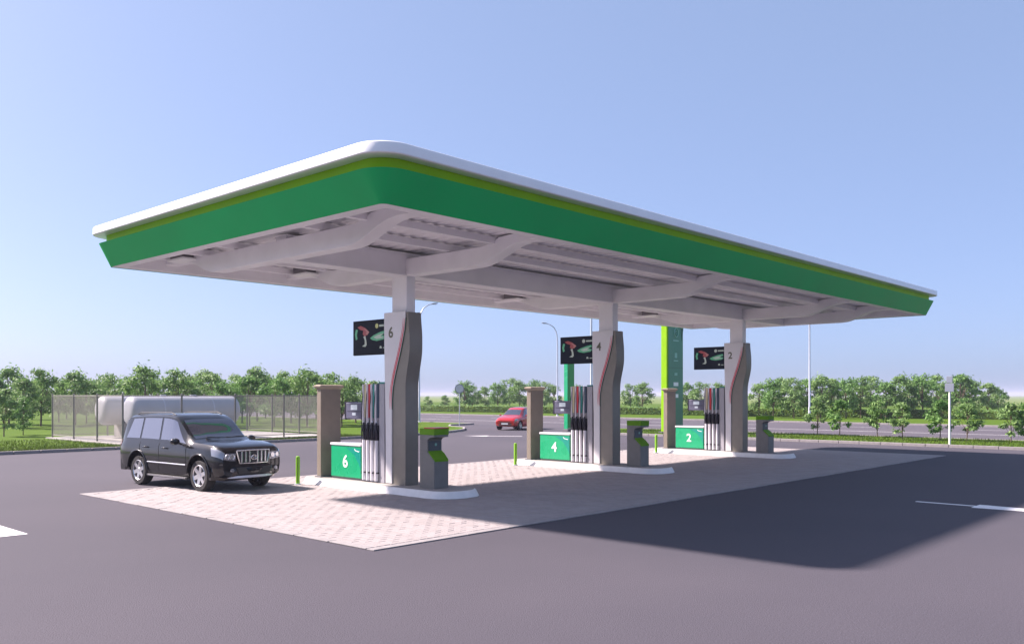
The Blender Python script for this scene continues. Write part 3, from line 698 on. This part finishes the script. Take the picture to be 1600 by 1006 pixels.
# ------------------------------------------------------------------ tank yard
YX0, YX1, YY0, YY1 = 17.1, 28.3, 39.7, 48.1
yd_ = tag(MB().box((YX0 - .25, YY0 - .25, .05), (YX1 + .25, YY1 + .25, .16)).build('yard_slab', 'concrete', None, None, .01), 'pale concrete slab inside the fenced tank yard', kind='structure')
fe = tag(empty('fence', (YX0, YY0, .16)), 'wire mesh fence with brown posts round the storage tanks', 'fence')
def fence_side(a, b, n, last):
    a, b = Vector(a), Vector(b); d = (b - a)/n; u_ = d.normalized(); L = d.length
    for i in range(n + (1 if last else 0)):
        p = a + d*i; MB().tube([(p.x, p.y, -.02), (p.x, p.y, 2.22)], .045, 10).build('post', 'fence_post', fe, 50)
        MB().lathe([(.05, 2.22), (.045, 2.25), (0, 2.26)], 'z', 10, (p.x, p.y, 0)).build('post_cap', 'fence_post', fe, 50)
    for i in range(n):
        p, q = a + d*i, a + d*(i + 1); m = MB()
        for z in (.12, 2.15): MB().tube([(p.x, p.y, z), (q.x, q.y, z)], .02, 8).build('rail', 'fence_post', fe, 50)
        h0, h1, st_, rw = .14, 2.13, .085, .004
        k = -(h1 - h0)
        while k < L:                                   # two sets of slanting wires
            for sg in (1, -1):
                t0, t1 = max(0, k), min(L, k + (h1 - h0))
                if t1 - t0 > .02:
                    za, zb_ = h0 + (t0 - k), h0 + (t1 - k)
                    if sg < 0: za, zb_ = h1 - (t0 - k), h1 - (t1 - k)
                    A, B = p + u_*t0, p + u_*t1; nn = Vector((-u_.y, u_.x))*rw
                    m.add([(A.x + nn.x, A.y + nn.y, za), (B.x + nn.x, B.y + nn.y, zb_), (B.x - nn.x, B.y - nn.y, zb_), (A.x - nn.x, A.y - nn.y, za), (A.x, A.y, za + rw*2.2), (B.x, B.y, zb_ + rw*2.2)],
                          [(0, 1, 2, 3), (0, 4, 5, 1), (3, 2, 5, 4)])
            k += st_
        m.build('mesh_panel', 'wire', fe)
W_, D_ = YX1 - YX0, YY1 - YY0
fence_side((0, D_), (0, 0), 3, False); fence_side((0, 0), (W_, 0), 4, False); fence_side((W_, 0), (W_, D_), 3, False); fence_side((W_, D_), (0, D_), 4, False)
def tank(x0, y, which):
    r = tag(empty('storage_tank', (x0, y, .16)), f'white cylindrical storage tank, {which}', 'tank', 'storage tanks in the fenced yard')
    rad, L, zc = .75, 5.8, 1.40
    full = []
    for k in range(13):
        a = R(90*k/12); full.append((max(.0001, rad*math.sin(a)**.55), .50 - .50*math.cos(a)**.55 if k < 12 else .50))
    full = full + [(r_, L - h) for r_, h in full[::-1]]
    MB().lathe(full, 'x', 40, (0, 0, zc)).build('shell', 'tank', r, 50)
    for x in (1.2, L/2, L - 1.2):
        MB().box((x - .14, -.62, 0), (x + .14, .62, .78)).build('saddle', 'concrete', r)
    MB().tube([(L/2 + .5, 0, zc + rad - .03), (L/2 + .5, 0, zc + rad + .06)], .16, 14).build('manhole', 'tank', r, 50)
    for x in (1.6, L - 1.6): MB().lathe([(rad + .006, x - .03), (rad + .014, x - .03), (rad + .014, x + .03), (rad + .006, x + .03)], 'x', 40, (0, 0, zc)).build('band', 'galv', r, 50)
tank(18.4, 42.3, 'the nearer one right behind the black car'); tank(18.4, 45.6, 'the farther one partly hidden by the nearer tank')

# ------------------------------------------------------------------ signs, totems, street lamps
t = tag(empty('price_totem', (45.0, 28.3, .10)), 'tall dark green totem sign with bright lime edge behind the canopy', 'sign')
N = 12; top = 8.4
pr = [(-.75, 0), (.85, 0), (.85, 5.6)] + [(.85 - .7*(1 - math.cos(R(90*k/N))), 5.6 + 2.8*math.sin(R(90*k/N))) for k in range(1, N + 1)] + [(-.75, top)]
MB().prism(pr, -.22, .22, 'y').build('board', 'totem_green', t, 30, .01)
box('lime_edge', (-.92, -.20, .08), (-.752, .20, top + .1), 'lime', t, .02)
MB().prism([(.30, 8.2)] + [(.86 - .56*(k/10)**2, 6.2 + 2.0*k/10) for k in range(11)][::-1][1:] + [(.70, 5.5), (.58, 6.3), (.42, 7.2)], -.2215, -.236, 'y').build('swoosh', 'dark_green', t)
lg = MB().tube([(.05 + .22*math.cos(R(a)), -.235, 5.98 + .26*math.sin(R(a))) for a in range(0, 361, 18)], .035, 8, False).build('logo_ring', 'totem_mark', t, 60)
MB().tube([(.05 + .08*math.cos(R(a)), -.235, 5.98 + .10*math.sin(R(a))) for a in range(0, 361, 30)], .03, 6, False).build('drop', 'totem_mark', lg, 60)
for z, w2, h2 in ((5.50, .30, .07), (4.62, .13, .30), (4.30, .24, .06), (3.5, .16, .16), (2.9, .26, .22), (2.2, .26, .22)):
    box('mark', (.05 - w2, -.226, z - h2/2), (.05 + w2, -.2205, z + h2/2), 'totem_mark' if z > 3 else 'numeral_white', t)
box('groove', (-.74, -.224, 3.86), (.84, -.2205, 3.89), 'dark_green', t)
box('footing', (-1.05, -.35, -.08), (.95, .35, .075), 'fixture_dark', t)
x_, y_ = on_x(890, 44.2)
t = tag(empty('board_sign', (x_, y_, .10)), 'plain bright green upright board sign behind pump number 4', 'sign')
MB().prism([(-.34, .1), (.34, .1), (.34, 5.0), (.22, 5.35), (-.34, 5.35)], -.12, .12, 'y').build('board', 'sign_green', t, 30, .01)
box('edge', (-.40, -.14, .05), (-.342, .14, 5.4), 'dispenser_green', t); box('footing', (-.45, -.2, -.08), (.45, .2, .06), 'fixture_dark', t)
x_, y_ = on_x(718, 44.6)
t = tag(empty('road_sign', (x_, y_, .10)), 'round grey road sign on a post by the entrance bend', 'sign')
MB().tube([(0, 0, -.1), (0, 0, 3.0)], .035, 10).build('post', 'galv', t, 50)
d = Vector((-math.cos(YAW), -math.sin(YAW), 0)); n3 = Vector((d.y, -d.x, 0))
def disc(rad, off, th, z): return MB().rings([[tuple(d*(off + q) + n3*rad*math.cos(R(a)) + Vector((0, 0, z + rad*math.sin(R(a))))) for a in range(0, 360, 15)] for q in (0, th)])
dk = disc(.34, .04, .02, 2.72).build('disc', 'sign_grey', t); disc(.28, .0605, .003, 2.72).build('face', 'galv', dk)
x_, y_ = at_depth(1484, 39.4)
t = tag(empty('road_sign', (x_, y_, .10)), 'white post with a small grey board at the right-hand grass edge', 'sign')
MB().tube([(0, 0, -.12), (0, 0, 2.5)], .048, 12).build('post', 'pole_white', t, 50)
box('board', (-.06, -.19, 2.40), (-.03, .19, 2.78), 'sign_grey', t, .01); box('board', (-.06, -.13, 2.80), (-.03, .13, 3.10), 'sign_grey', t, .01)
box('bracket', (-.03, -.03, 2.42), (.02, .03, 3.05), 'galv', t)
def street_lamp(x, y, ang, label, h=9.9):
    r = tag(empty('street_lamp', (x, y, .10), ang), label, 'street lamp', 'street lamps along the main road')
    MB().tube([(0, 0, 0), (0, 0, 1.2), (0, 0, 1.25), (0, 0, h - 2.2)], [.11, .105, .085, .065], 12).build('pole', 'galv', r, 50)
    MB().tube([(0, 0, h - 2.2), (.02, 0, h - 1.5), (.12, 0, h - .9), (.38, 0, h - .42), (.8, 0, h - .12), (1.2, 0, h)], [.065, .06, .055, .05, .045, .04], 10).build('arm', 'galv', r, 50)
    hd = MB(); hd.lathe([(0, -.05), (.05, -.04), (.11, .1), (.12, .35), (.06, .55), (0, .58)], 'x', 14); hd.v = [(a + 1.15, b, c*.55 + h + .02 + (a)*.12) for a, b, c in hd.v]
    ho = hd.build('lamp_head', 'sign_grey', r, 50); box('lamp_glass', (1.25, -.08, h - .052), (1.6, .08, h - .035), 'fixture', ho)
    MB().lathe([(.2, -.05), (.2, .02), (.12, .06)], 'z', 14, cap=True).build('base', 'galv', r, 50)
LA = YAW + R(90)
x_, y_ = on_x(871, 71.9); street_lamp(x_, y_, LA, 'curved street lamp standing free against the sky left of the middle screen')
x_, y_ = on_x(1265, 71.9); street_lamp(x_, y_, LA, 'street lamp whose pole rises behind the canopy at the right end', 10.2)
x_, y_ = on_x(924, 47.6); street_lamp(x_, y_, LA - R(150), 'street lamp pole between the middle pillar and its screen')
x_, y_ = on_x(655, 48.2); street_lamp(x_, y_, LA - R(150), 'street lamp hidden by pillar number 6, its arm showing at the right', 9.9)

# ------------------------------------------------------------------ trees and hedge
def leaf_cloud(seed, height, crown0, rad, n_clump, n_leaf, leaf):
    q = random.Random(seed); m = MB(); tips = []
    for _ in range(n_clump):
        t = q.random()**.8; z = crown0 + (height - crown0)*t
        prof = math.sin(math.pi*(.16 + .80*t))**.7
        a = q.uniform(0, 6.283); rr = rad*prof*q.uniform(.25, 1.0)**.6
        tips.append(Vector((rr*math.cos(a), rr*math.sin(a), z)))
    for c in tips:
        cr = q.uniform(.55, 1.1)*rad*.30
        for _ in range(n_leaf):
            v = Vector((q.gauss(0, 1), q.gauss(0, 1), q.gauss(0, .62)))*cr*.62; p = c + v
            s = leaf*q.uniform(.6, 1.25); nrm = (v.normalized()*.7 + Vector((q.gauss(0, .5), q.gauss(0, .5), q.gauss(.35, .5)))).normalized()
            u1 = nrm.orthogonal().normalized(); u1.rotate(Matrix.Rotation(q.uniform(0, 6.28), 3, nrm)); v1 = nrm.cross(u1)
            m.add([p - u1*s, p + v1*s*.42 + nrm*s*.1, p + u1*s, p - v1*s*.42 + nrm*s*.1], [(0, 1, 2, 3)])
    return m, tips
def trunk_mesh(seed, height, crown0, rad, tips, r0):
    q = random.Random(seed); m = MB(); lean = Vector((q.uniform(-.12, .12), q.uniform(-.12, .12), 0)); pts = []
    for k in range(6):
        t = k/5; pts.append((lean.x*t*height*.3 + q.uniform(-.02, .02)*height*.2, lean.y*t*height*.3 + q.uniform(-.02, .02)*height*.2, t*height*.86 - .05))
    m.tube(pts, [r0*(1 - .8*k/5) for k in range(6)], 8)
    for c in q.sample(tips, min(14, len(tips))):
        k = q.randint(1, 3); b = Vector(pts[k]).lerp(Vector(pts[k + 1]), q.random())
        if b.z > c.z: b = Vector(pts[1]).lerp(Vector(pts[2]), q.random())
        mid = b.lerp(c, .55) + Vector((0, 0, .06*height)); m.tube([b, mid, c], [r0*.42, r0*.26, r0*.1], 6)
    return m
def tree_kind(seed, height, crown0, rad, ncl, nlf, leaf, m, r0):
    lc, tips = leaf_cloud(seed, height, crown0, rad, ncl, nlf, leaf)
    return lc.mesh('crown', m), trunk_mesh(seed + 50, height, crown0, rad, tips, r0).mesh('trunk', 'bark', 60)
KIND = [tree_kind(11 + k, 4.0, .95 + .12*(k % 3), 1.45 + .15*(k % 2), 31, 72, .15, ('leaf_a', 'leaf_b', 'leaf_c')[k % 3], .075) for k in range(6)]
SAP = [tree_kind(31 + k, 1.95, .42, .62, 22, 46, .10, ('leaf_b', 'leaf_c', 'leaf_a')[k], .028) for k in range(3)]
def tree(name, x, y, scale, kind, label, group, z=.10, sz=1.0):
    r = tag(empty(name, (x, y, z), rnd.uniform(0, 6.28)), label, 'tree', group); s = scale*rnd.uniform(.95, 1.05); r.scale = (s, s, s*sz)
    link('crown', kind[0], r); link('trunk', kind[1], r); return r
left = [(-40, 68), (-12, 60), (14, 66), (36, 58), (64, 63), (92, 72), (118, 66), (150, 76), (178, 66), (205, 63), (228, 60), (255, 70), (278, 62), (305, 72), (330, 64), (352, 60), (378, 70), (402, 75), (428, 61), (455, 70),
        (480, 62), (506, 72), (534, 63), (556, 70), (584, 68)]
left = left + [(-26, 78), (50, 80), (104, 82), (135, 69), (165, 84), (240, 82), (292, 80), (318, 84), (366, 84), (390, 64), (415, 84), (442, 80), (468, 84), (494, 82), (520, 66), (545, 84)]
left.sort()
for i, (px, d_) in enumerate(left):
    x, y = at_depth(px, d_); hh = .84 if i % 3 else .96; hh *= 1.0 if d_ < 74 else 1.1
    tree('leafy_tree', x, y, hh + rnd.uniform(-.08, .06), KIND[i % 6], f'leafy green tree, {ORD[i]} from the left in the belt behind the tank yard', 'trees behind the tank yard')
x, y = at_depth(36, 49); tree('young_tree', x, y, 1.0, SAP[1], 'small bushy tree on the grass left of the tank yard, the lower right one', 'young trees left of the yard')
x, y = at_depth(6, 47); tree('young_tree', x, y, 1.25, SAP[0], 'small bushy tree at the left edge of the grass', 'young trees left of the yard')
far = [(668, 140, .5), (694, 135, .55), (727, 118, .98), (738, 130, .8), (758, 132, .85), (778, 124, .95), (796, 128, 1.08), (812, 122, 1.0), (832, 130, 1.05), (848, 122, 1.0), (866, 128, .9), (900, 126, .9), (985, 118, .9), (1003, 112, .95), (1078, 104, .9), (1096, 100, .9), (1124, 104, .92)]
for i, (px, d_, s_) in enumerate(far):
    x, y = at_depth(px, d_); tree('leafy_tree', x, y, s_, KIND[(i*2 + 1) % 6], f'distant round tree, {ORD[i]} from the left across the main road', 'distant trees across the road')
right = [(1150, 92, .9), (1186, 90, .95), (1208, 86, 1.0), (1222, 95, 1.05), (1240, 84, 1.05), (1262, 92, 1.05), (1282, 84, 1.1), (1300, 90, 1.1), (1322, 84, 1.05), (1345, 86, 1.05), (1362, 92, 1.12), (1384, 84, .98), (1408, 84, 1.1), (1424, 92, 1.05), (1442, 84, 1.12),
         (1464, 88, 1.08), (1478, 92, 1.0), (1502, 82, 1.1), (1518, 86, 1.0), (1544, 90, .92), (1560, 94, .85)]
for i, (px, d_, s_) in enumerate(right):
    x, y = at_depth(px, d_); tree('leafy_tree', x, y, s_*.88, KIND[(i + 3) % 6], f'leafy green tree, {ORD[i]} from the left in the row across the road at right', 'tree row across the road')
for i, (px, X_) in enumerate([(1277, 47.9), (1312, 47.4), (1371, 47.8), (1410, 45.6), (1469, 46.6), (1511, 46.6), (1580, 46.8), (1604, 47.0)]):
    x, y = on_x(px, X_); tree('sapling', x, y, .95, SAP[i % 3], f'staked young sapling, {ORD[i]} from the left on the grass strip', 'saplings on the grass strip')
# clipped hedge along the far verge
hp = [Vector((80, 130)), Vector((80.5, 84)), Vector((89, 21)), Vector((92, -14))]
hd = MB(); q = random.Random(5)
hg = tag(empty('hedge', (hp[1].x, hp[1].y, .10)), 'long low clipped hedge on the far verge across the road', 'hedge')
core = MB(); lv = MB()
for a, b in zip(hp, hp[1:]):
    L = (b - a).length; n = int(L/.9); u_ = (b - a)/L; nn = Vector((-u_.y, u_.x)); rr = []
    for i in range(n + 1):
        p = a + u_*L*i/n - hp[1]; j = lambda: q.uniform(-.05, .05)
        rr.append([(p.x + nn.x*s*ww, p.y + nn.y*s*ww, zz + (j() if zz > .1 else 0)) for s, ww, zz in ((-1, .42, -.02), (-1, .46, .45), (-1, .40, .74), (-1, .25, .80), (1, .25, .80), (1, .40, .74), (1, .46, .45), (1, .42, -.02))])
    core.rings(rr)
    for i in range(int(L*75)):
        p = a + u_*q.uniform(0, L) - hp[1]; s = q.choice((-1, -1, 1)); k = q.random(); zz = q.uniform(.12, .84)
        c = Vector((p.x + nn.x*(.46*s if k < .6 else q.uniform(-.42, .42)), p.y + nn.y*(.46*s if k < .6 else q.uniform(-.42, .42)), zz if k < .6 else .82))
        d1 = Vector((q.gauss(0, 1), q.gauss(0, 1), q.gauss(0, 1))).normalized()*.11; d2 = d1.orthogonal().normalized()*.06
        lv.add([c - d1, c + d2, c + d1, c - d2], [(0, 1, 2, 3)])
core.build('hedge_core', 'hedge', hg, 50); lv.build('foliage', 'leaf_c', hg)
# grass blades along the near edges of the verges
gb = MB(); q = random.Random(9)
def blade(x, y):
    a = q.uniform(0, 6.28); h_ = q.uniform(.05, .13); w_ = .012; dx, dy = math.cos(a)*w_, math.sin(a)*w_; lx, ly = q.gauss(0, .03), q.gauss(0, .03)
    gb.add([(x - dx, y - dy, .10), (x + dx, y + dy, .10), (x + lx, y + ly, .10 + h_)], [(0, 1, 2)])
for _ in range(26000):
    x = q.uniform(4, 30); y = 38.05 + 9*q.random()**2
    if not (YX0 - .3 < x < YX1 + .3 and YY0 - .3 < y): blade(x, y)
for _ in range(16000): blade(q.uniform(42.25, 48.6), q.uniform(-8, 32))
tag(gb.build('grass', 'blade'), 'short grass blades on the verges', 'grass', kind='stuff')

# ------------------------------------------------------------------ hazy air over the whole place
hm = bpy.data.materials.new('haze'); hm.use_nodes = True; MATS['haze'] = hm
hn = hm.node_tree; hn.nodes.remove(hn.nodes['Principled BSDF'])
pvn = hn.nodes.new('ShaderNodeVolumePrincipled'); pvn.inputs['Density'].default_value = .00045; pvn.inputs['Color'].default_value = (.70, .72, .88, 1)
hn.links.new(pvn.outputs[0], hn.nodes['Material Output'].inputs['Volume'])
tag(MB().box((-2510, -2510, -1.06), (4510, 4510, 12)).build('haze', 'haze'), 'thin pale haze in the air over the plain', kind='stuff')
